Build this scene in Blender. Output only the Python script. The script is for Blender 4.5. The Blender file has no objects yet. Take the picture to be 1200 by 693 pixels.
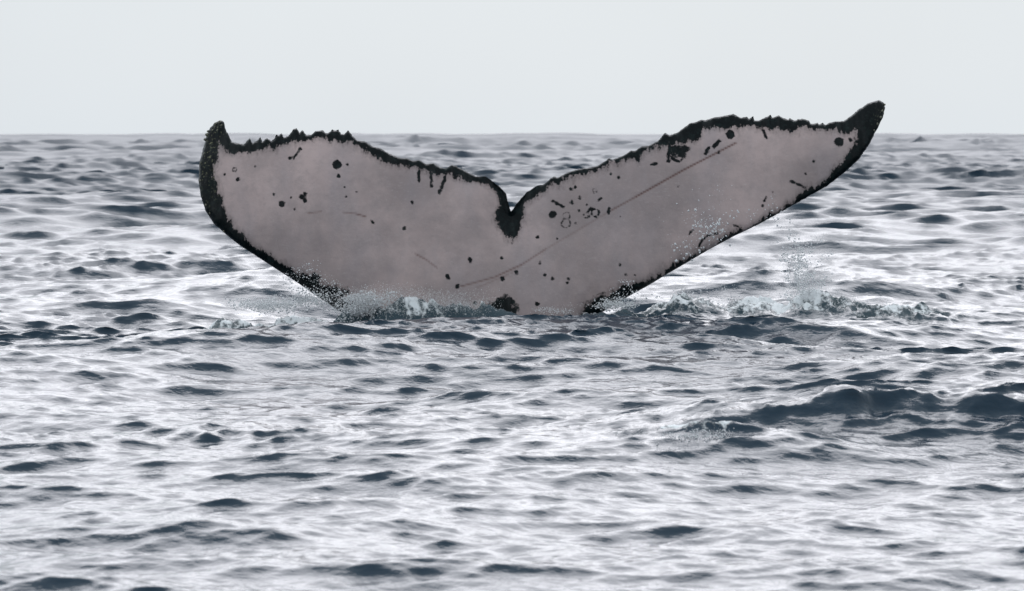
import bpy, math
import numpy as np
from mathutils import Vector
from mathutils.geometry import delaunay_2d_cdt

scene = bpy.context.scene
col = scene.collection

# ------------------------------------------------------------------ camera
CAM_H = 1.415                 # a small boat's gunwale
DIST = 25.0                  # distance of the whale's tail
FPX = 4444.0                 # focal length in photo pixels (1200 wide)
HORIZON_PY = 156.5
PITCH = math.atan((346.5 - HORIZON_PY) / FPX)
cam_data = bpy.data.cameras.new('camera')
cam = bpy.data.objects.new('camera', cam_data)
col.objects.link(cam)
cam.location = (0, 0, CAM_H)
cam.rotation_euler = (math.pi / 2 - PITCH, 0, 0)
cam_data.sensor_width = 36.0
cam_data.lens = 36.0 * FPX / 1200.0
cam_data.clip_start = 0.1
cam_data.clip_end = 20000.0
cam_data.dof.use_dof = True
cam_data.dof.focus_distance = DIST - 0.3
cam_data.dof.aperture_fstop = 9.0
scene.camera = cam

# ------------------------------------------------------------------ sky, sun, exposure
SUN_EL = math.radians(28.0)
SUN_AZ = math.radians(3.0)           # from +Y towards +X
world = bpy.data.worlds.new('World')
scene.world = world
world.use_nodes = True
nt = world.node_tree
nt.nodes.clear()
wo = nt.nodes.new('ShaderNodeOutputWorld')
bg = nt.nodes.new('ShaderNodeBackground')
sky = nt.nodes.new('ShaderNodeTexSky')
sky.sky_type = 'NISHITA'
sky.sun_disc = False
sky.sun_elevation = SUN_EL
sky.sun_rotation = SUN_AZ
sky.altitude = 0
sky.air_density = 1.0
sky.dust_density = 2.0
sky.ozone_density = 1.0
# the overcast deck: pale grey cloud, brighter overhead than at the horizon as overcast skies are
tc = nt.nodes.new('ShaderNodeTexCoord')
sep = nt.nodes.new('ShaderNodeSeparateXYZ')
nt.links.new(tc.outputs['Generated'], sep.inputs[0])
ramp = nt.nodes.new('ShaderNodeMapRange')
ramp.inputs['From Min'].default_value = 0.0
ramp.inputs['From Max'].default_value = 1.0
ramp.inputs['To Min'].default_value = 6.6
ramp.inputs['To Max'].default_value = 7.4
nt.links.new(sep.outputs['Z'], ramp.inputs['Value'])
cn = nt.nodes.new('ShaderNodeTexNoise')
cn.inputs['Scale'].default_value = 2.2
cn.inputs['Detail'].default_value = 5
nt.links.new(tc.outputs['Generated'], cn.inputs['Vector'])
cm = nt.nodes.new('ShaderNodeMapRange')
cm.inputs['From Min'].default_value = 0.3
cm.inputs['From Max'].default_value = 0.7
cm.inputs['To Min'].default_value = 0.92
cm.inputs['To Max'].default_value = 1.08
nt.links.new(cn.outputs['Fac'], cm.inputs['Value'])
mul = nt.nodes.new('ShaderNodeMath'); mul.operation = 'MULTIPLY'
nt.links.new(ramp.outputs[0], mul.inputs[0]); nt.links.new(cm.outputs[0], mul.inputs[1])
deck = nt.nodes.new('ShaderNodeVectorMath'); deck.operation = 'SCALE'
deck.inputs[0].default_value = (0.915, 1.0, 1.075)
nt.links.new(mul.outputs[0], deck.inputs['Scale'])
mixs = nt.nodes.new('ShaderNodeMix'); mixs.data_type = 'RGBA'
mixs.inputs['Factor'].default_value = 0.97
nt.links.new(sky.outputs[0], mixs.inputs['A']); nt.links.new(deck.outputs[0], mixs.inputs['B'])
nt.links.new(mixs.outputs['Result'], bg.inputs['Color'])
bg.inputs['Strength'].default_value = 0.12
nt.links.new(bg.outputs[0], wo.inputs['Surface'])

sun_data = bpy.data.lights.new('sun', 'SUN')
sun = bpy.data.objects.new('sun', sun_data)
col.objects.link(sun)
sd = Vector((math.sin(SUN_AZ) * math.cos(SUN_EL), math.cos(SUN_AZ) * math.cos(SUN_EL), math.sin(SUN_EL)))
sun.rotation_euler = (-sd).to_track_quat('-Z', 'Y').to_euler()
sun.location = (0, 0, 30)
sun_data.energy = 0.84
sun_data.angle = math.radians(42)
sun_data.color = (0.99, 0.967, 1.022)

scene.view_settings.view_transform = 'Standard'
scene.view_settings.look = 'None'
scene.view_settings.exposure = 0.0
scene.view_settings.gamma = 1.0
scene.render.engine = 'CYCLES'
scene.cycles.use_denoising = True
scene.cycles.max_bounces = 6
scene.cycles.caustics_reflective = False
scene.cycles.caustics_refractive = False

# ------------------------------------------------------------------ helpers
cp, sp = math.cos(PITCH), math.sin(PITCH)

def at(px, py, depth):
    """photo pixel (1200 x 693) -> world point whose world Y is depth"""
    px = np.asarray(px, float); py = np.asarray(py, float)
    a = (px - 600.0) / FPX
    b = -(py - 346.5) / FPX
    dy = cp + b * sp
    dz = -sp + b * cp
    s = depth / dy
    return np.stack([a * s, np.broadcast_to(depth, np.shape(a * s)) * 1.0, CAM_H + dz * s], -1)

def new_mat(name):
    m = bpy.data.materials.new(name)
    m.use_nodes = True
    t = m.node_tree
    t.nodes.clear()
    return m, t

def N(t, kind, **kw):
    n = t.nodes.new(kind)
    for k, v in kw.items():
        if k.startswith('i_'):
            n.inputs[k[2:].replace('_', ' ')].default_value = v
        else:
            setattr(n, k, v)
    return n

def mesh_from_arrays(name, verts, faces, smooth=True):
    """faces: (n,3) or (n,4) int array"""
    me = bpy.data.meshes.new(name)
    verts = np.asarray(verts, np.float32); faces = np.asarray(faces, np.int32)
    nf, k = faces.shape
    me.vertices.add(len(verts)); me.vertices.foreach_set('co', verts.ravel())
    me.loops.add(nf * k); me.loops.foreach_set('vertex_index', faces.ravel())
    me.polygons.add(nf)
    me.polygons.foreach_set('loop_start', np.arange(0, nf * k, k, dtype=np.int32))
    me.polygons.foreach_set('use_smooth', np.full(nf, smooth, dtype=bool))
    me.update(calc_edges=True)
    me.validate()
    return me

def attr(me, name, vals):
    a = me.attributes.new(name, 'FLOAT', 'POINT')
    a.data.foreach_set('value', np.asarray(vals, np.float32))

def link(name, me, mat, parent=None, **props):
    o = bpy.data.objects.new(name, me)
    col.objects.link(o)
    if mat is not None:
        me.materials.append(mat)
    if parent is not None:
        o.parent = parent
    for k, v in props.items():
        o[k] = v
    return o

def vnoise(x, y, seed, octaves=4, gain=0.5):
    """cheap smooth value noise, about -1..1"""
    rng = np.random.default_rng(seed)
    tab = rng.uniform(-1, 1, (256, 256))
    out = 0.0; amp = 1.0; tot = 0.0
    for o in range(octaves):
        X = x * 2 ** o + 17.3 * o; Y = y * 2 ** o - 9.1 * o
        i = np.floor(X).astype(int); j = np.floor(Y).astype(int)
        f = X - i; g = Y - j
        f = f * f * f * (f * (f * 6 - 15) + 10); g = g * g * g * (g * (g * 6 - 15) + 10)
        a = tab[i % 256, j % 256]; b = tab[(i + 1) % 256, j % 256]
        c = tab[i % 256, (j + 1) % 256]; d = tab[(i + 1) % 256, (j + 1) % 256]
        out = out + amp * ((a * (1 - f) + b * f) * (1 - g) + (c * (1 - f) + d * f) * g)
        tot += amp; amp *= gain
    return out / tot

def sstep(a, b, x):
    t = np.clip((x - a) / (b - a), 0, 1)
    return t * t * (3 - 2 * t)

# ------------------------------------------------------------------ the sea: wave field
def wave_tile(n, L, seed, lam_min, lam_max, power, wind, spread, slope_rms):
    rng = np.random.default_rng(seed)
    k1 = 2 * np.pi * np.fft.fftfreq(n, L / n)
    kx, ky = np.meshgrid(k1, k1, indexing='ij')
    k = np.hypot(kx, ky); k[0, 0] = 1e-6
    lam = 2 * np.pi / k
    band = sstep(lam_min * 0.75, lam_min * 1.25, lam) * (1 - sstep(lam_max * 0.8, lam_max * 1.25, lam))
    c = (kx * math.cos(wind) + ky * math.sin(wind)) / k
    direc = np.abs(c) ** spread * np.where(c > 0, 1.0, 0.35) + 0.06
    amp = k ** (-power) * direc * band
    amp[0, 0] = 0
    h = (rng.normal(size=(n, n)) + 1j * rng.normal(size=(n, n))) * amp
    z = np.real(np.fft.ifft2(h))
    sx = np.real(np.fft.ifft2(1j * kx * h)); sy = np.real(np.fft.ifft2(1j * ky * h))
    s = slope_rms / math.sqrt(float(np.mean(sx ** 2 + sy ** 2)))
    dx = np.real(np.fft.ifft2(1j * kx / k * h)); dy = np.real(np.fft.ifft2(1j * ky / k * h))
    return np.stack([dx, dy, z], -1).astype(np.float32) * s, n / L

def sample(tile, sc, x, y):
    n = tile.shape[0]
    u = x * sc; v = y * sc
    i = np.floor(u).astype(np.int64); j = np.floor(v).astype(np.int64)
    f = (u - i)[:, None]; g = (v - j)[:, None]
    def w(t):
        return (-0.5 * t + t * t - 0.5 * t ** 3, 1 - 2.5 * t * t + 1.5 * t ** 3,
                0.5 * t + 2 * t * t - 1.5 * t ** 3, -0.5 * t * t + 0.5 * t ** 3)
    wf = w(f); wg = w(g)
    out = np.zeros((len(x), 3), np.float32)
    flat = tile.reshape(-1, 3)
    for a in range(4):
        ii = ((i + a - 1) % n) * n
        row = np.zeros_like(out)
        for b in range(4):
            row += flat[ii + (j + b - 1) % n] * wg[b]
        out += row * wf[a]
    return out

WIND = math.radians(-79)          # waves run towards the boat and a little to the right
BANDS = [  # n, tile size, seed, shortest, longest, power, wind, spread, slope rms, chop, tile rotation
    (512, 310.0, 11, 9.0, 60.0, 2.4, WIND, 3.0, 0.018, 0.8, 0.31),
    (512, 61.0, 12, 2.0, 8.0, 1.9, WIND + 0.25, 2.0, 0.068, 1.3, 1.13),
    (512, 17.3, 13, 0.5, 2.0, 1.6, WIND - 0.2, 2.4, 0.125, 1.4, 2.07),
    (1024, 11.3, 14, 0.12, 0.44, 1.4, WIND + 0.1, 1.8, 0.25, 1.4, 0.74),
    (1024, 5.1, 15, 0.055, 0.12, 1.7, WIND - 0.1, 1.6, 0.15, 1.1, 1.54),
]
TILES = []
SLOPES = {q[3]: q[8] for q in BANDS}
for (n, L, seed, l0, l1, p, wd, spd, sl, chop, rot) in BANDS:
    TILES.append(wave_tile(n, L, seed, l0, l1, p, wd - rot, spd, sl) + (l0, l1, chop, rot))

def gauss(x, y, cx, cy, wx, wy, rot=0.0):
    c, s = math.cos(rot), math.sin(rot)
    u = (x - cx) * c + (y - cy) * s; v = -(x - cx) * s + (y - cy) * c
    return np.exp(-(u / wx) ** 2 - (v / wy) ** 2)

def sea_point(px, py, z=0.0):
    d = at(px, py, 1.0) - np.array([0, 0, CAM_H])
    s = (z - CAM_H) / d[2]
    return d * s + np.array([0, 0, CAM_H])

def sea_field(x, y, spacing):
    """displacement and foam of the water at rest position x, y; waves finer than the mesh are left out"""
    P = np.stack([x, y, np.zeros_like(x)], -1)
    lost = np.zeros_like(x)
    calm = 0.6 + 0.4 * sstep(-0.25, 0.3, vnoise(x / 3.1, y / 4.3, 5, 3))       # slicks and gusts
    for tile, sc, l0, l1, chop, rot in TILES:
        c, s = math.cos(rot), math.sin(rot)
        u = c * x + s * y; v = -s * x + c * y
        d = sample(tile, sc, u, v)
        lam = 0.5 * (l0 + min(l1, l0 * 3))
        fade = np.clip(lam / (spacing * 2.6) - 0.6, 0, 1)
        if 1 < l1 < 9:                 # more wind out on the open water
            R = np.hypot(x, y)
            fade = fade * (1 + (0.4 if l1 > 3 else 1.4) * sstep(18, 120, R) + (2.8 if l1 > 3 else 0) * sstep(140, 420, R))
        if l1 > 9:
            fade = fade * (1 + 3.2 * sstep(80, 600, np.hypot(x, y)))
        lost += (np.maximum(1 - fade, 0) * SLOPES[l0]) ** 2
        if l1 < 1.0:
            fade = fade * calm
        if l1 < 3:                      # calmer in the lee of the boat
            fade = fade * (0.86 + 0.14 * sstep(10, 22, np.hypot(x, y)))
        P[:, 0] += (c * d[:, 0] - s * d[:, 1]) * chop * fade
        P[:, 1] += (s * d[:, 0] + c * d[:, 1]) * chop * fade
        P[:, 2] += d[:, 2] * fade
        if l1 < 5:                      # crests lean downwind, so the faces towards the boat are the steep ones
            lean = np.maximum(d[:, 2], -0.3 * np.abs(d[:, 2])) * 0.35 * fade
            P[:, 0] += math.cos(WIND) * lean
            P[:, 1] += math.sin(WIND) * lean
    # one bigger wave in front of the whale, right
    wx, wy, _ = sea_point(1035, 530)
    yc = wy + 0.10 * vnoise(x * 1.6, 0 * x, 21, 3) + 0.05 * (x - wx)
    v = y - yc
    prof = np.where(v < 0, np.exp(-(np.abs(v) / 0.27) ** 1.15), np.exp(-(np.abs(v) / 0.75) ** 1.3))
    along = np.exp(-((x - wx) / 1.0) ** 4) * (1 + 0.35 * vnoise(x * 2.6, y * 0.7, 22, 3)) + 0.28 * np.exp(-((x - wx + 0.17) / 0.12) ** 2) + 0.2 * vnoise(x * 6, y * 4, 23, 4, 0.6)
    P[:, 2] += 0.125 * prof * along
    P[:, 1] -= 0.10 * prof * along
    P[:, 2] += 0.030 * prof * np.clip(along, 0, 1) * vnoise(x * 3.5, y * 6.5, 24, 4, 0.6)
    P[:, 2] += 0.03 * gauss(x, y, 0.0, 23.7, 2.4, 0.8)
    # water heaped up and churned where the tail cuts the surface
    churn = np.zeros_like(x); heap = np.zeros_like(x)
    for (cx, cy, rx, ry, hz) in CHURN:
        gq = gauss(x, y, cx, cy, rx, ry)
        churn = np.maximum(churn, gq)
        heap = np.maximum(heap, gq * hz)
    P[:, 2] += heap
    lump = vnoise(x * 9, y * 7, 31, 4, 0.62)
    lump2 = 1 - 3 * np.abs(vnoise(x * 6 + 3, y * 4.5, 32, 4, 0.6))
    P[:, 2] += churn * (0.055 * lump + 0.045 * lump2)
    P[:, 2] += churn * 0.022 * vnoise(x * 26, y * 16, 36, 3, 0.6)
    P[:, 0] += churn * 0.03 * vnoise(x * 8, y * 6 + 7, 35, 3)
    foam = churn * (0.62 + 1.3 * vnoise(x * 7, y * 4, 33, 5, 0.75) + 0.35 * lump2)
    # little breaking crest on the near wave
    bx, by, _ = sea_point(803, 545)
    br = gauss(x, y, bx, by, 0.30, 0.16, 0.25)
    P[:, 2] += br * (0.06 + 0.04 * lump)
    foam = np.maximum(foam, br * (0.85 + 1.2 * vnoise(x * 11, y * 6, 34, 4, 0.7)))
    # waves too fine for the mesh live on as roughness
    rough = np.clip(1.35 * np.sqrt(lost), 0.0, 0.5)
    return P, np.clip(foam, 0, 1), churn, rough

def M(px):            # photo px offset from the picture's middle column -> metres at the tail
    return (px - 600.0) * DIST / FPX

CHURN = [  # centre x, centre y, half width, half depth, height
    (M(275), DIST + 0.00, 0.30, 0.30, 0.10),
    (M(345), DIST - 0.05, 0.30, 0.24, 0.12),
    (M(410), DIST - 0.26, 0.26, 0.14, 0.17),
    (M(470), DIST - 0.34, 0.40, 0.13, 0.23),
    (M(540), DIST - 0.38, 0.34, 0.11, 0.17),
    (M(665), DIST - 0.36, 0.30, 0.10, 0.04),
    (M(730), DIST - 0.15, 0.18, 0.20, 0.07),
    (M(800), DIST + 0.20, 0.34, 0.30, 0.17),
    (M(880), DIST + 0.28, 0.34, 0.30, 0.14),
    (M(965), DIST + 0.20, 0.34, 0.30, 0.17),
    (M(1050), DIST + 0.15, 0.42, 0.35, 0.06),
]

def build_sea():
    # rings: close together near the boat and the tail, opening out to the horizon
    r = [0.8]
    while r[-1] < 6000:
        q = r[-1]
        if q < 8.5: k = 0.05
        elif q < 23.8: k = 0.0018
        elif q < 26.2: k = 0.0011
        elif q < 34: k = 0.0022
        elif q < 200: k = 0.0026
        elif q < 300: k = 0.0035
        elif q < 1500: k = 0.0048
        else: k = 0.02
        r.append(q * (1 + k))
    r = np.array(r)
    core = math.radians(10.3)
    a = list(np.linspace(-core, core, 480))
    side = list(core + (math.radians(28) - core) * np.linspace(0, 1, 60)[1:] ** 1.3)
    rest = list(np.linspace(math.radians(28), math.pi, 34)[1:])
    right = side + rest
    a = [-q for q in reversed(right[:-1])] + a + right
    a = np.array(a)                     # the last column meets the first across the back
    A, R = np.meshgrid(a, r)
    x = (R * np.sin(A)).ravel(); y = (R * np.cos(A)).ravel()
    dr = np.gradient(r)[:, None] + 0 * A
    da = np.gradient(a)[None, :] * R
    spacing = np.maximum(dr * 0.55, da).ravel()
    P, foam, churn, rough = sea_field(x, y, spacing)
    nr, na = len(r), len(a)
    idx = np.arange(nr * na).reshape(nr, na)
    q = np.stack([idx[:-1, :], np.roll(idx, -1, 1)[:-1, :], np.roll(idx, -1, 1)[1:, :], idx[1:, :]], -1).reshape(-1, 4)
    q = q[:, ::-1]
    # close the disc under the boat
    me = mesh_from_arrays('sea', P, q)
    attr(me, 'foam', foam)
    attr(me, 'churn', churn)
    attr(me, 'wavelets', rough)
    return me

def sea_material():
    m, t = new_mat('sea_water')
    L = t.links
    out = N(t, 'ShaderNodeOutputMaterial')
    b = N(t, 'ShaderNodeBsdfPrincipled', i_IOR=1.333)
    geo = N(t, 'ShaderNodeNewGeometry')
    foam = N(t, 'ShaderNodeAttribute', attribute_name='foam')
    churn = N(t, 'ShaderNodeAttribute', attribute_name='churn')
    # fine foam texture breaks the foam up
    n1 = N(t, 'ShaderNodeTexNoise', i_Scale=26.0, i_Detail=6.0, i_Roughness=0.7)
    mp = N(t, 'ShaderNodeMapping'); mp.inputs['Scale'].default_value = (1.0, 0.45, 1.0)
    L.new(geo.outputs['Position'], mp.inputs['Vector']); L.new(mp.outputs[0], n1.inputs['Vector'])
    ad = N(t, 'ShaderNodeMath', operation='ADD'); ad.inputs[1].default_value = -0.52
    L.new(n1.outputs['Fac'], ad.inputs[0])
    sc = N(t, 'ShaderNodeMath', operation='MULTIPLY_ADD'); sc.inputs[1].default_value = 2.2
    L.new(ad.outputs[0], sc.inputs[0]); L.new(foam.outputs['Fac'], sc.inputs[2])
    fm = N(t, 'ShaderNodeMapRange', interpolation_type='SMOOTHSTEP')
    fm.inputs['From Min'].default_value = 0.42; fm.inputs['From Max'].default_value = 0.80
    gate = N(t, 'ShaderNodeMath', operation='MULTIPLY')
    gm = N(t, 'ShaderNodeMapRange'); gm.inputs['From Min'].default_value = 0.08; gm.inputs['From Max'].default_value = 0.3
    L.new(foam.outputs['Fac'], gm.inputs['Value'])
    L.new(sc.outputs[0], fm.inputs['Value'])
    L.new(fm.outputs[0], gate.inputs[0]); L.new(gm.outputs[0], gate.inputs[1])
    # water body: deep blue green, milky green where air is stirred in
    c1 = N(t, 'ShaderNodeMix', data_type='RGBA')
    c1.inputs['A'].default_value = (0.005, 0.026, 0.048, 1)
    c1.inputs['B'].default_value = (0.055, 0.088, 0.10, 1)
    L.new(churn.outputs['Fac'], c1.inputs['Factor'])
    c2 = N(t, 'ShaderNodeMix', data_type='RGBA')
    c2.inputs['B'].default_value = (0.84, 0.87, 0.88, 1)
    L.new(c1.outputs['Result'], c2.inputs['A']); L.new(gate.outputs[0], c2.inputs['Factor'])
    L.new(c2.outputs['Result'], b.inputs['Base Color'])
    rg = N(t, 'ShaderNodeMapRange'); rg.inputs['To Min'].default_value = 0.13; rg.inputs['To Max'].default_value = 0.6
    L.new(gate.outputs[0], rg.inputs['Value']); 
    far = N(t, 'ShaderNodeAttribute', attribute_name='wavelets')
    rmax = N(t, 'ShaderNodeMath', operation='MAXIMUM')
    L.new(rg.outputs[0], rmax.inputs[0]); L.new(far.outputs['Fac'], rmax.inputs[1]); L.new(rmax.outputs[0], b.inputs['Roughness'])
    # capillary ripples
    mp2 = N(t, 'ShaderNodeMapping'); mp2.inputs['Scale'].default_value = (0.75, 1.0, 1.0); mp2.inputs['Rotation'].default_value = (0, 0, 0.2)
    L.new(geo.outputs['Position'], mp2.inputs['Vector'])
    n2 = N(t, 'ShaderNodeTexNoise', i_Scale=13.0, i_Detail=4.0, i_Roughness=0.55)
    L.new(mp2.outputs[0], n2.inputs['Vector'])
    bp = N(t, 'ShaderNodeBump', i_Strength=0.45, i_Distance=0.02)
    L.new(n2.outputs['Fac'], bp.inputs['Height'])
    bp2 = N(t, 'ShaderNodeBump', i_Strength=0.6, i_Distance=0.02)
    L.new(gate.outputs[0], bp2.inputs['Height']); L.new(bp.outputs[0], bp2.inputs['Normal'])
    L.new(bp2.outputs[0], b.inputs['Normal'])
    L.new(b.outputs[0], out.inputs['Surface'])
    return m

sea = link('sea', build_sea(), sea_material(), kind='structure',
           label='choppy grey sea with pale sky reflections reaching to the horizon', category='sea')

# ------------------------------------------------------------------ the whale's tail
OUT = [  # outline in photo pixels and width of the black margin there (pixels)
    (257.4,141.2,26),(262.4,143.2,22),(264.8,152.3,18),(268.5,159.4,16),(271.5,166.4,14),(280.6,168.5,13),(285.6,169.5,13),
    (292.7,161.8,18),(296.3,168,13),(300.8,165.4,13),(305.2,161,16),(307.2,166.4,11),(312.9,162,13),(318,165.4,10),(321,163.4,11),
    (324,157.8,15),(327,159.4,13),(330,156.3,15),(333,161.4,11),(338,159.4,11),(344.2,151.3,16),(347.6,150.3,16),(351.2,156,11),
    (354.3,152.7,11),(359.3,158.8,7),(364.4,158.4,9),(369.4,153.9,13),(378.5,152.7,14),(381.5,156,10),(385.6,155.3,11),(389.2,151.7,15),
    (392.6,153.3,13),(396.7,151.9,13),(399.7,157.4,8),(403.4,157.4,8),(407.8,152.7,14),(412.8,159.4,10),(418.9,165,8),(428,165.9,8),
    (437.3,172.3,8),(445.4,173.9,11),(454.6,179.2,10),(466.2,184.6,7),(477.3,185.5,8),(483.5,188.5,8),(491.6,187.8,11),(499.6,192.6,9),
    (508.2,191.2,11),(515.8,196.6,8),(522.7,197.7,9),(530.1,193.1,13),(540,197.7,13),(549.3,202.8,11),(557.4,206.9,10),(568.9,206.9,13),
    (577,212.7,12),(586.2,219.6,10),(593.1,227.3,10),(595.9,239.3,10),(598.9,248,20),(603.5,241.6,14),(609.3,234.6,9),(616.2,226.4,10),
    (627.7,218.7,9),(638.1,215.6,8),(648.9,206.9,10),(653.1,208.5,8),(665.8,202,8),(678.5,198,10),(687.7,197.4,8),(701.5,193.9,9),
    (714.2,185.4,12),(717.7,187.2,10),(729.2,183.1,9),(739.6,176.2,11),(744.2,176.8,10),(752.3,171.5,9),(759.2,171.1,8),(770.8,165.8,8),
    (779.5,155.8,17),(784.6,158.8,13),(793.9,155.4,18),(807.7,145,24),(814.6,143.4,20),(822.7,140.4,14),(827.3,141.1,13),(837.2,137.6,16),
    (848.8,135.8,17),(859.2,133.5,21),(867.3,138,12),(875.4,136.9,11),(877.7,139.5,10),(882.8,136.2,12),(884.2,141.5,9),(889.2,141.5,12),
    (903.1,134.6,18),(904.9,138,13),(912.8,135.3,14),(918,138.6,13),(923.9,140.4,12),(925.5,138.3,13),(930.8,141.5,12),(940,139.2,14),(948.1,141.5,12),(949.7,145,9),
    (953,145.3,9),(958,143.8,11),(960,146,9),(964.2,144,11),(967,146.5,9),(972.3,143.8,10),(979.2,142.2,11),(988.5,142,13),(997.7,135.8,22),(1006.9,127.7,30),(1018.5,120.8,34),
    (1030,117.3,36),(1035.8,120.8,34),(1037.4,126.5,34),(1034.6,138.1,32),(1027.7,151.9,24),(1018.5,169.2,17),(1006.9,186.5,14),(990.8,201.5,12),
    (970,217.7,9),(953.8,226.9,8),(935.4,237.3,5),(916.9,247.7,4),(900.8,256.9,4),(880,267.5,4),(860,277,4),(829.7,293.3,4),(805.8,307.4,5),(779.8,322.6,7),
    (760.3,334.5,9),(740.8,345.3,11),(721,356,13),(700,370,14),(680,390,14),(662,415,14),(652,450,14),(648,500,14),(646,560,14),
    (554,560,14),(552,500,14),(546,450,14),(528,425,14),(490,405,14),(440,386,14),(400,366,15),(369.4,346,14),(349.2,331.9,11),(321,313.7,11),(300.8,300.6,12),
    (280.6,287.5,13),(266.4,276.3,16),(250.3,262.2,19),(240.2,246,23),(235,229,25),(232.5,210.9,24),(234,188.7,23),(239.2,170.5,22),
    (241.2,161.4,24),(245.2,152.3,26),(250.3,145.2,28)]
SPOTS = [(394.9,193.1,5.4),(396.9,206.4,2.4),(407.8,193.3,2),(403.8,219.6,1.2),(417.5,225.2,1.4),(405.4,230.5,1.6),(353.7,230.7,3.6),(357.3,228,3),
    (356.9,235.1,3),(330.5,239.5,4),(345.8,245.2,1.4),(341.2,231.7,1.3),(320.6,228,1.5),(279,210.9,2.6),(262.8,204.8,1.5),(298.8,195.7,1.5),
    (340,185.6,2.2),(352.9,175.5,1.5),(482.8,237,2),(473.6,267.7,2.2),(599.4,284.7,1.5),(630,277.8,2.2),(550.4,304,2.6),(551,307.2,2.2),(587.9,302.3,2.2),
    (524.6,323.6,2.7),(525.6,326.4,2.6),(535.8,335.6,2.8),(589.4,326.9,3),(604.9,319,2.2),(604.2,321.6,2),(632.7,307.9,2),(638.3,322.7,2),(629.6,356.5,2.8),
    (556.7,355.4,2.5),(647.8,251.6,4.6),(669,221.6,2.2),(673.8,219.5,1.8),(679.6,232.2,2.3),(669.7,237.8,2.5),(678.5,247.2,2),(687.7,240.3,1.4),
    (675,262,1.5),(725,208,2),(715.4,203.8,1.5),(795,218.4,1.5),(726.9,253.9,1.3),(726.8,311,2),(733.7,322,1.6),(744,323,1),(647.7,326.5,2.6),
    (638.6,323,1.7),(666,327,1.8),(664.4,331.7,2),(653,279.6,1.3),(983.4,166.5,5.6),(996.5,163.9,2.5),(953.9,188.9,2),(943.9,204.3,1.6),
    (893.9,241.2,1.6),(905.4,225.8,1.3),(842.6,179.2,2),(855.8,157.7,5.5),(692,246,1.5),(684,252,1.2),(700,256,1.0),(585,354,5),(597,353,5),(590,364,6),(602,364,4),(581,362,4)]
RINGS = [(663.5,253,4.0,1.3),(663.5,262.2,5.0,1.7),(697.6,249.5,4.3,2.2),(697,224,2.4,1.2),(274.9,198.8,2.4,1.4),(793.9,181.9,7.0,2.4)]
STREAKS = [(491,200,491,212,2),(505,203,506,219,1.6),(522,207,515,226,1.9),(434.5,259.5,438,262,1.4),(648,236,653,239,1.8),(653,239,660,243,1.6),
    (700.5,236,705,232.6,1.4),(713.8,244.5,713.2,251,1.6),(763,192.8,769,191.8,1.6),(807,275,813,269,1.2),(785,170,783,189,2.2),(826.5,180,830.5,173.5,2.2),
    (837,172,843,165.5,2.4),(819,290,823,281,1.2),(823,281,829,277,1.4),(829,277,840,274,1.3),(927.3,212.4,942.8,220,1.7),(895.5,236,898.5,231.5,1.4),
    (892,148,898,162,1.6),(860,264,868,267,1.3),(344,186,352,174,1.4),(799,180,806,176,2.0),(788,186,795,190,2.0),(688,249,693,244,1.2),(686,256,694,252,1.2)]
SCARS = [(862,168,800,200,1.0),(800,200,745,231,1.0),(745,231,716,247,0.7),(716,247,640,292,0.30),(640,292,612,310,0.55),(612,310,580,325,0.7),
    (580,325,540,336,0.6),(487,298,499,304.5,0.6),(499,304.5,512,314,0.5),(361,250,376,248.5,0.5),(402,249,416,250.5,0.45),(416,250.5,428,254,0.75),
    (628,300,585,329,0.25),(560,337,600,320,0.3)]

def seg_dist(p, a, b):
    d = b - a
    t = np.clip(((p - a) @ d) / max(float(d @ d), 1e-9), 0, 1)
    return np.hypot(*(p - a - t[:, None] * d).T), t

def inside(p, poly):
    x, y = p[:, 0], p[:, 1]
    r = np.zeros(len(p), bool)
    for a, b in zip(poly, np.roll(poly, -1, 0)):
        c = (a[1] > y) != (b[1] > y)
        with np.errstate(divide='ignore', invalid='ignore'):
            xi = (b[0] - a[0]) * (y - a[1]) / (b[1] - a[1]) + a[0]
        r ^= c & (x < xi)
    return r

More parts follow.
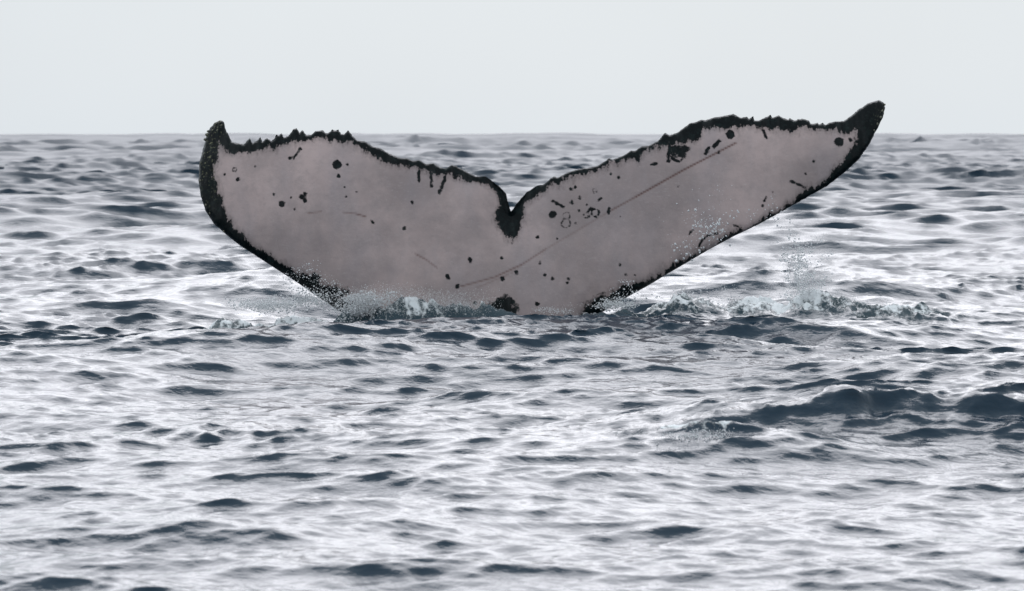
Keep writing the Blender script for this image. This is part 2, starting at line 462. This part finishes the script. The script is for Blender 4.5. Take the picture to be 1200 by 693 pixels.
def build_tail():
    out = np.array(OUT)
    # denser outline with a little extra raggedness on the trailing edge
    rng = np.random.default_rng(3)
    pts = []
    for a, b in zip(out, np.roll(out, -1, 0)):
        L = np.hypot(*(b - a)[:2]); n = max(1, int(round(L / 2.2)))
        for k in range(n):
            q = a + (b - a) * k / n
            if k and q[1] < 270:
                q = q + np.array([rng.normal() * 0.22, rng.normal() * 0.22, 0])
            pts.append(q)
    bd = np.array(pts); poly = bd[:, :2]
    # interior points, jittered, finer than the spots
    st = 1.9
    gx, gy = np.meshgrid(np.arange(230, 1040, st), np.arange(115, 562, st))
    g = np.stack([gx.ravel(), gy.ravel()], -1)
    g[:, 0] += (np.arange(gx.shape[0]) % 2).repeat(gx.shape[1]) * st / 2
    g = g[inside(g, poly)]
    dmin = np.full(len(g), 1e9)
    near = np.zeros(len(g))
    def bdist(p):
        dm = np.full(len(p), 1e9); wv = np.zeros(len(p)); lead = np.zeros(len(p))
        m = len(bd)
        for i in range(m):
            a = bd[i]; b = bd[(i + 1) % m]
            d, t = seg_dist(p, a[:2], b[:2])
            s = d < dm
            dm[s] = d[s]; wv[s] = (a[2] + (b[2] - a[2]) * t)[s]
        return dm, wv
    d, _ = bdist(g)
    g = g[d > 1.1]
    n_b = len(poly)
    allp = np.concatenate([poly, g])
    res = delaunay_2d_cdt([Vector(q) for q in allp], [(i, (i + 1) % n_b) for i in range(n_b)], [], 1, 1e-6)
    v2 = np.array([(v.x, v.y) for v in res[0]])
    tris = np.array([f for f in res[2]], int)
    d, w = bdist(v2)
    on_edge = d < 1e-3
    # cross-section of a fluke: blunt leading edge, fine trailing edge, thick at the root
    px2m = DIST / FPX
    dm = d * px2m
    lead = np.zeros(len(v2))
    leadline = out[[i for i, q in enumerate(OUT) if q[1] > 165 and (q[0] > 1005 or (q[1] > 250 and not 590 < q[0] < 610) or q[0] < 236)]][:, :2]
    ld = np.full(len(v2), 1e9)
    for q in leadline:
        ld = np.minimum(ld, np.hypot(*(v2 - q).T))
    root = np.exp(-((v2[:, 0] - 600) / 150.0) ** 2) * sstep(200, 420, v2[:, 1])
    half = 0.012 + (0.045 + 0.16 * root) * (1 - np.exp(-dm / 0.16)) + 0.022 * (1 - np.exp(-dm / 0.02)) * np.exp(-(ld * px2m / 0.22) ** 2)
    half[on_edge] = 0.0
    # how the tail is held: leaning back a little, lobes sweeping away, tips curling
    X = (v2[:, 0] - 600) * px2m; Z = (372 - v2[:, 1]) * px2m
    bend = 0.03 * Z + 0.15 * np.maximum(Z, 0) ** 2 + 0.055 * X ** 2 + 0.10 * np.sin(X * 1.3 + 0.4)
    tipL = sstep(300, 232, v2[:, 0]); tipR = sstep(960, 1037, v2[:, 0])
    bend = bend + 0.10 * tipL - 0.06 * tipR
    groove = -0.05 * np.exp(-((v2[:, 0] - 598) / 26.0) ** 2) * sstep(360, 260, v2[:, 1])
    und = 0.012 * vnoise(v2[:, 0] / 60, v2[:, 1] / 60, 8, 3)
    front = DIST + bend - half - groove * (half > 0) + und
    back = DIST + bend + half + und
    front[on_edge] = (DIST + bend + und)[on_edge]
    pf = at(v2[:, 0], v2[:, 1], front)
    pb = at(v2[:, 0], v2[:, 1], DIST + bend + und)
    pb[:, 1] = back                                   # the upper side, straight behind
    nv = len(v2)
    bmap = np.arange(nv) + nv
    bmap[on_edge] = np.arange(nv)[on_edge]
    verts = np.concatenate([pf, pb])
    ft = tris
    # orientation: front faces look towards -Y
    e1 = pf[ft[0, 1]] - pf[ft[0, 0]]; e2 = pf[ft[0, 2]] - pf[ft[0, 0]]
    if np.cross(e1, e2)[1] > 0:
        ft = ft[:, ::-1]
    faces = np.concatenate([ft, bmap[ft][:, ::-1]])
    used = np.unique(faces)
    remap = np.full(2 * nv, -1); remap[used] = np.arange(len(used))
    me = mesh_from_arrays('tail_fluke', verts[used], remap[faces])
    # pigment fields, in photo pixels (1 px = 5.6 mm): negative inside a mark
    big = 40.0
    spot = np.full(nv, big)
    for (x, y, r) in SPOTS:
        spot = np.minimum(spot, np.hypot(v2[:, 0] - x, v2[:, 1] - y) - r)
    for (x, y, r, wd) in RINGS:
        spot = np.minimum(spot, np.abs(np.hypot(v2[:, 0] - x, v2[:, 1] - y) - r) - wd * 0.5)
    for (x0, y0, x1, y1, wd) in STREAKS:
        q, _ = seg_dist(v2, np.array([x0, y0], float), np.array([x1, y1], float))
        spot = np.minimum(spot, q - wd)
    scar = np.zeros(nv)
    for (x0, y0, x1, y1, s) in SCARS:
        q, _ = seg_dist(v2, np.array([x0, y0], float), np.array([x1, y1], float))
        scar = np.maximum(scar, s * np.exp(-(q / 0.95) ** 2))
    rim = d - w * 0.88
    # the strip below the notch
    notch = np.hypot((v2[:, 0] - 598) / 0.75, v2[:, 1] - 262) - 17.0
    rim = np.minimum(rim, notch)
    blot = np.full(nv, big)
    for (x, y, rx, ry) in [(591, 360, 14, 12), (795, 177, 10, 7), (380, 345, 22, 10), (712, 353, 18, 6), (365, 330, 12, 8)]:
        blot = np.minimum(blot, (np.hypot((v2[:, 0] - x) / rx, (v2[:, 1] - y) / ry) - 1) * min(rx, ry))
    isback = np.concatenate([np.zeros(nv), np.ones(nv)])
    isback[:nv][on_edge] = 0.5
    two = lambda q: np.concatenate([q, q])[used]
    attr(me, 'rim', two(rim)); attr(me, 'spot', two(spot)); attr(me, 'scar', two(scar)); attr(me, 'blot', two(blot))
    attr(me, 'upper', isback[used])
    attr(me, 'tips', two(np.maximum(np.exp(-((v2[:, 0] - 246) / 14.0) ** 2) * sstep(270, 170, v2[:, 1]),
                                    np.exp(-(np.hypot(v2[:, 0] - 1036, v2[:, 1] - 140) / 11.0) ** 2))))
    return me

def skin_material():
    m, t = new_mat('whale_skin')
    L = t.links
    out = N(t, 'ShaderNodeOutputMaterial')
    b = N(t, 'ShaderNodeBsdfPrincipled', i_IOR=1.4)
    A = lambda n: N(t, 'ShaderNodeAttribute', attribute_name=n).outputs['Fac']
    tcn = N(t, 'ShaderNodeTexCoord')
    def noise(scale, detail=4.0, rough=0.6, stretch=None, src='Object'):
        n = N(t, 'ShaderNodeTexNoise', i_Scale=scale, i_Detail=detail, i_Roughness=rough)
        v = tcn.outputs[src]
        if stretch:
            mp = N(t, 'ShaderNodeMapping'); mp.inputs['Scale'].default_value = stretch
            L.new(v, mp.inputs['Vector']); v = mp.outputs[0]
        L.new(v, n.inputs['Vector'])
        return n.outputs['Fac']
    def math_(op, a, c, d=None):
        n = N(t, 'ShaderNodeMath', operation=op)
        for i, q in enumerate((a, c, d)):
            if q is None: continue
            if isinstance(q, (int, float)): n.inputs[i].default_value = q
            else: L.new(q, n.inputs[i])
        return n.outputs[0]
    def ss(v, lo, hi, a=0.0, c=1.0):
        n = N(t, 'ShaderNodeMapRange', interpolation_type='SMOOTHSTEP')
        n.inputs['From Min'].default_value = lo; n.inputs['From Max'].default_value = hi
        n.inputs['To Min'].default_value = a; n.inputs['To Max'].default_value = c
        L.new(v, n.inputs['Value'])
        return n.outputs[0]
    def mixc(f, a, c):
        n = N(t, 'ShaderNodeMix', data_type='RGBA')
        for k, q in (('Factor', f), ('A', a), ('B', c)):
            if isinstance(q, tuple): n.inputs[k].default_value = q
            elif isinstance(q, float): n.inputs[k].default_value = q
            else: L.new(q, n.inputs[k])
        return n.outputs['Result']
    streak = noise(16, 5, 0.7, (1.0, 0.2, 0.42))
    fine = noise(60, 4, 0.65)
    # margin
    e = math_('MULTIPLY_ADD', math_('SUBTRACT', streak, 0.5), 26.0, A('rim'))
    e = math_('MULTIPLY_ADD', math_('SUBTRACT', noise(5, 3, 0.5), 0.5), 18.0, e)
    e = math_('MULTIPLY_ADD', math_('SUBTRACT', fine, 0.5), 10.0, e)
    margin = math_('MAXIMUM', ss(e, -1.6, 2.0, 1.0, 0.0), ss(e, -2.0, 8.0, 0.4, 0.0))
    # spots
    s_ = math_('MULTIPLY_ADD', math_('SUBTRACT', noise(42, 2, 0.5), 0.5), 4.5, A('spot'))
    spots = ss(s_, -0.9, 0.8, 1.0, 0.0)
    bl = math_('MULTIPLY_ADD', math_('SUBTRACT', noise(18, 5, 0.62), 0.5), 26.0, A('blot'))
    blots = ss(bl, -2.0, 3.0, 1.0, 0.0)
    dark = math_('MAXIMUM', margin, math_('MAXIMUM', spots, blots))
    dark = math_('MAXIMUM', dark, ss(A('upper'), 0.55, 0.75))
    # pale skin, faintly mottled
    pale = mixc(ss(noise(1.5, 5, 0.62), 0.30, 0.70), (0.335, 0.274, 0.268, 1), (0.575, 0.452, 0.432, 1))
    pale = mixc(ss(noise(3.2, 4, 0.6, (1, 0.3, 0.35)), 0.42, 0.75, 0.0, 0.45), pale, (0.35, 0.315, 0.335, 1))
    pale = mixc(ss(noise(11, 5, 0.7), 0.45, 0.75, 0.0, 0.4), pale, (0.31, 0.265, 0.262, 1))
    pale = mixc(ss(noise(34, 3, 0.6, (1, 0.3, 2.2)), 0.55, 0.75, 0.0, 0.22), pale, (0.56, 0.50, 0.49, 1))
    pale = mixc(math_('MULTIPLY', A('scar'), 0.95), pale, (0.10, 0.036, 0.024, 1))
    black = mixc(ss(noise(24, 5, 0.7), 0.45, 0.8), (0.0015, 0.004, 0.005, 1), (0.011, 0.022, 0.022, 1))
    # yellowish growth and barnacle scars on the tips
    spk = math_('MULTIPLY', ss(noise(48, 4, 0.7), 0.56, 0.68), A('tips'))
    black = mixc(spk, black, (0.26, 0.25, 0.15, 1))
    cfin = mixc(dark, pale, black)
    L.new(cfin, b.inputs['Base Color'])
    rg = ss(noise(12, 4, 0.6), 0.3, 0.7, 0.22, 0.45)
    L.new(rg, b.inputs['Roughness'])
    b.inputs['Specular IOR Level'].default_value = 0.17
    # water still running down the skin
    L.new(ss(noise(9, 5, 0.65, (1.6, 0.3, 0.28)), 0.45, 0.72, 0.0, 0.3), b.inputs['Coat Weight'])
    b.inputs['Coat Roughness'].default_value = 0.18
    hgt = math_('MULTIPLY_ADD', dark, -0.25, math_('MULTIPLY_ADD', noise(22, 5, 0.65), 0.6, math_('MULTIPLY', A('scar'), -0.4)))
    bp = N(t, 'ShaderNodeBump', i_Strength=0.5, i_Distance=0.012)
    L.new(hgt, bp.inputs['Height']); L.new(bp.outputs[0], b.inputs['Normal'])
    L.new(b.outputs[0], out.inputs['Surface'])
    return m

whale = bpy.data.objects.new('humpback_whale', None)
col.objects.link(whale)
whale.location = (0, 0, 0)
whale['label'] = 'tail flukes of a diving whale, pale underside with black ragged rim, raised above the sea'
whale['category'] = 'whale'
fluke = link('tail_fluke', build_tail(), skin_material(), whale)

# barnacles on the tips
def barnacle_mesh(seed):
    rng = np.random.default_rng(seed)
    v = []; f = []
    n = 8
    for k, (r, h) in enumerate([(1.0, 0.0), (0.8, 0.5), (0.5, 0.95), (0.3, 0.9), (0.2, 0.5)]):
        for j in range(n):
            a = 2 * math.pi * j / n
            q = r * (1 + 0.16 * rng.normal())
            v.append((q * math.cos(a), q * math.sin(a), h))
    for k in range(4):
        for j in range(n):
            f.append((k * n + j, k * n + (j + 1) % n, (k + 1) * n + (j + 1) % n, (k + 1) * n + j))
    return mesh_from_arrays('barnacle', v, f, smooth=False)

bm_, bt = new_mat('barnacle_shell')
o_ = N(bt, 'ShaderNodeOutputMaterial'); b_ = N(bt, 'ShaderNodeBsdfPrincipled', i_Roughness=0.7)
nn = N(bt, 'ShaderNodeTexNoise', i_Scale=90.0)
mx = N(bt, 'ShaderNodeMix', data_type='RGBA')
mx.inputs['A'].default_value = (0.06, 0.065, 0.05, 1); mx.inputs['B'].default_value = (0.30, 0.29, 0.22, 1)
bt.links.new(nn.outputs['Fac'], mx.inputs['Factor']); bt.links.new(mx.outputs['Result'], b_.inputs['Base Color'])
bt.links.new(b_.outputs[0], o_.inputs['Surface'])

def surface_depth(px, py):
    """front surface depth of the fluke at a photo pixel, from its nearest vertex"""
    me = fluke.data
    if not hasattr(surface_depth, 'co'):
        co = np.empty(len(me.vertices) * 3, np.float32); me.vertices.foreach_get('co', co)
        co = co.reshape(-1, 3)
        up = np.empty(len(me.vertices), np.float32); me.attributes['upper'].data.foreach_get('value', up)
        co = co[up < 0.9]
        rel = co - np.array([0, 0, CAM_H])
        zc = rel[:, 1] * cp - rel[:, 2] * sp; yc = rel[:, 1] * sp + rel[:, 2] * cp
        surface_depth.co = co
        surface_depth.p = np.stack([600 + FPX * rel[:, 0] / zc, 346.5 - FPX * yc / zc], -1)
    k = np.argmin(np.hypot(surface_depth.p[:, 0] - px, surface_depth.p[:, 1] - py))
    return surface_depth.co[k]

bmesh_shared = [barnacle_mesh(s) for s in (1, 2, 3)]
for i, (px, py, r) in enumerate([(242,158,2.4),(240.5,163,1.8),(244,155,1.8),(252,146,2.0),(257,143,2.2),(260,147,1.6),(249,152,1.6),(254,153,1.7),
                                 (236,190,1.5),(234.5,212,1.6),(240,240,1.7),(246,250,1.5),(262,270,1.4),(1034,131,1.9),(1032,139,1.8),(1029,146,1.7),(1025,153,1.5),(1036,124,1.6)]):
    me = bmesh_shared[i % 3]
    o = bpy.data.objects.new('barnacle', me)
    if not me.materials:
        me.materials.append(bm_)
    col.objects.link(o); o.parent = whale
    p = surface_depth(px, py)
    o.location = Vector(p) + Vector((0, 0.004, 0))
    s = r * DIST / FPX
    o.scale = (s, s, s * 1.1)
    cx, cz = (px - (262 if px < 500 else 1018)), -(py - (175 if px < 500 else 140))
    n = Vector((cx * 0.03, -0.5, cz * 0.004)).normalized()
    o.rotation_euler = n.to_track_quat('Z', 'Y').to_euler()

# ------------------------------------------------------------------ splashes: thrown drops and foam
drop_m, dt = new_mat('spray_water')
o_ = N(dt, 'ShaderNodeOutputMaterial')
d1 = N(dt, 'ShaderNodeBsdfPrincipled', i_Roughness=0.08, i_IOR=1.333)
d1.inputs['Base Color'].default_value = (0.97, 0.975, 0.98, 1)
d1.inputs['Transmission Weight'].default_value = 0.0
tr = N(dt, 'ShaderNodeBsdfTranslucent'); tr.inputs['Color'].default_value = (0.97, 0.975, 0.98, 1)
ms = N(dt, 'ShaderNodeMixShader'); ms.inputs[0].default_value = 0.45
dt.links.new(d1.outputs[0], ms.inputs[1]); dt.links.new(tr.outputs[0], ms.inputs[2]); dt.links.new(ms.outputs[0], o_.inputs['Surface'])

OCT_V = np.array([(1,0,0),(-1,0,0),(0,1,0),(0,-1,0),(0,0,1),(0,0,-1)], float)
OCT_F = np.array([(0,2,4),(2,1,4),(1,3,4),(3,0,4),(2,0,5),(1,2,5),(3,1,5),(0,3,5)])

def drops_mesh(name, c, r, seed):
    """c (n,3) centres, r (n,) radii: faceted drops, each turned and stretched its own way"""
    rng = np.random.default_rng(seed)
    n = len(c)
    ang = rng.uniform(0, 2 * np.pi, n)
    st = rng.uniform(0.7, 1.7, (n, 1, 3))
    v = OCT_V[None] * st
    ca, sa = np.cos(ang)[:, None], np.sin(ang)[:, None]
    x = v[..., 0] * ca - v[..., 2] * sa; z = v[..., 0] * sa + v[..., 2] * ca
    v = np.stack([x, v[..., 1], z], -1) * r[:, None, None] + c[:, None, :]
    f = OCT_F[None] + (np.arange(n) * 6)[:, None, None]
    return mesh_from_arrays(name, v.reshape(-1, 3), f.reshape(-1, 3))

def cloud(n, rng, cx, cy, rx, ry, depth, dd, rmin, rmax, power=2.2):
    """drops scattered about a photo position, clumped; sizes in metres"""
    k = max(3, n // 60)
    ccx = rng.normal(cx, rx * 0.75, k); ccy = rng.normal(cy, ry * 0.75, k)
    w = rng.integers(0, k, n)
    px = ccx[w] + rng.normal(0, rx * 0.32, n); py = ccy[w] + rng.normal(0, ry * 0.32, n)
    d = depth + rng.normal(0, dd, n)
    r = rmin + (rmax - rmin) * rng.random(n) ** (power * 1.6)
    return at(px, py, d), r

def arc_jets(n, rng, px, py, up, side, depth, dd, rmin, rmax, jets=9):
    """jets thrown up from a spot in ballistic arcs, beads strung along each"""
    C = []; R = []
    for j in range(jets):
        u = rng.normal(up, up * 0.35); s = rng.normal(0, side); x0 = px + rng.normal(0, side * 0.35); dj = depth + rng.normal(0, dd)
        m = n // jets
        t = rng.random(m) ** 0.8
        x = x0 + s * t + rng.normal(0, 1.2 + 3.0 * t, m); y = py - u * (2 * t - t * t) * 1.0 + rng.normal(0, 1.0 + 2.5 * t, m)
        C.append(at(x, y, dj + rng.normal(0, 0.03, m))); R.append(rmin + (rmax - rmin) * rng.random(m) ** 3)
    return np.concatenate(C), np.concatenate(R)

def splash(name, label, parts, seed):
    c = np.concatenate([q[0] for q in parts]); r = np.concatenate([q[1] for q in parts])
    keep = c[:, 2] > 0.0
    o = link(name, drops_mesh(name, c[keep], r[keep], seed), drop_m, kind='stuff', label=label, category='splash')
    return o

rng = np.random.default_rng(77)
splash('water_splash', 'low white spray beside the fluke lobe that has the thick black outer margin', [
    cloud(2600, rng, 318, 357, 26, 7, DIST - 0.15, 0.10, 0.0012, 0.006),
    cloud(1500, rng, 372, 352, 18, 9, DIST - 0.22, 0.06, 0.0012, 0.006),
    cloud(500, rng, 360, 335, 22, 14, DIST - 0.25, 0.05, 0.0012, 0.005)], 1)
splash('water_splash', 'white tongue of water and mist thrown against the middle of the fluke', [
    cloud(3800, rng, 425, 359, 20, 8, DIST - 0.48, 0.04, 0.0010, 0.006),
    cloud(9000, rng, 475, 352, 44, 10, DIST - 0.50, 0.04, 0.0006, 0.0020),
    cloud(4000, rng, 535, 360, 28, 8, DIST - 0.52, 0.04, 0.0006, 0.0020),
    arc_jets(900, rng, 432, 366, 18, 14, DIST - 0.46, 0.03, 0.0015, 0.006)], 2)
splash('water_splash', 'small white spray where the long scarred fluke lobe meets the water', [
    cloud(900, rng, 718, 357, 16, 5, DIST - 0.25, 0.06, 0.0012, 0.006),
    arc_jets(350, rng, 735, 362, 18, 12, DIST - 0.2, 0.05, 0.0015, 0.006),
    cloud(900, rng, 660, 365, 24, 5, DIST - 0.32, 0.04, 0.0009, 0.003)], 3)
splash('water_splash', 'tall ragged plume of spray over the churned water beyond the raised fluke tip', [
    arc_jets(1800, rng, 938, 352, 42, 20, DIST + 0.1, 0.08, 0.0011, 0.006, 16),
    cloud(3600, rng, 945, 335, 18, 14, DIST + 0.1, 0.08, 0.0007, 0.003),
    cloud(500, rng, 930, 302, 10, 15, DIST + 0.1, 0.05, 0.0008, 0.006),
    cloud(700, rng, 1000, 358, 32, 7, DIST + 0.0, 0.12, 0.001, 0.004),
    cloud(600, rng, 830, 352, 40, 8, DIST + 0.1, 0.12, 0.001, 0.005)], 4)
splash('water_drops', 'scattered bright drops flying in front of the lobe with the long thin scar', [
    cloud(240, rng, 830, 272, 24, 22, DIST - 0.35, 0.05, 0.002, 0.0085),
    cloud(110, rng, 790, 290, 60, 40, DIST - 0.35, 0.05, 0.0015, 0.006),
    cloud(70, rng, 895, 245, 20, 16, DIST - 0.2, 0.05, 0.0015, 0.006)], 5)
bx, by, _ = sea_point(803, 545)
splash('breaking_foam', 'small white breaking crest on the dark wave in front of the whale', [
    cloud(1500, rng, 815, 512, 24, 5, by - 0.1, 0.08, 0.0008, 0.0042),
    cloud(600, rng, 768, 522, 12, 4, by - 0.15, 0.06, 0.0008, 0.004)], 6)
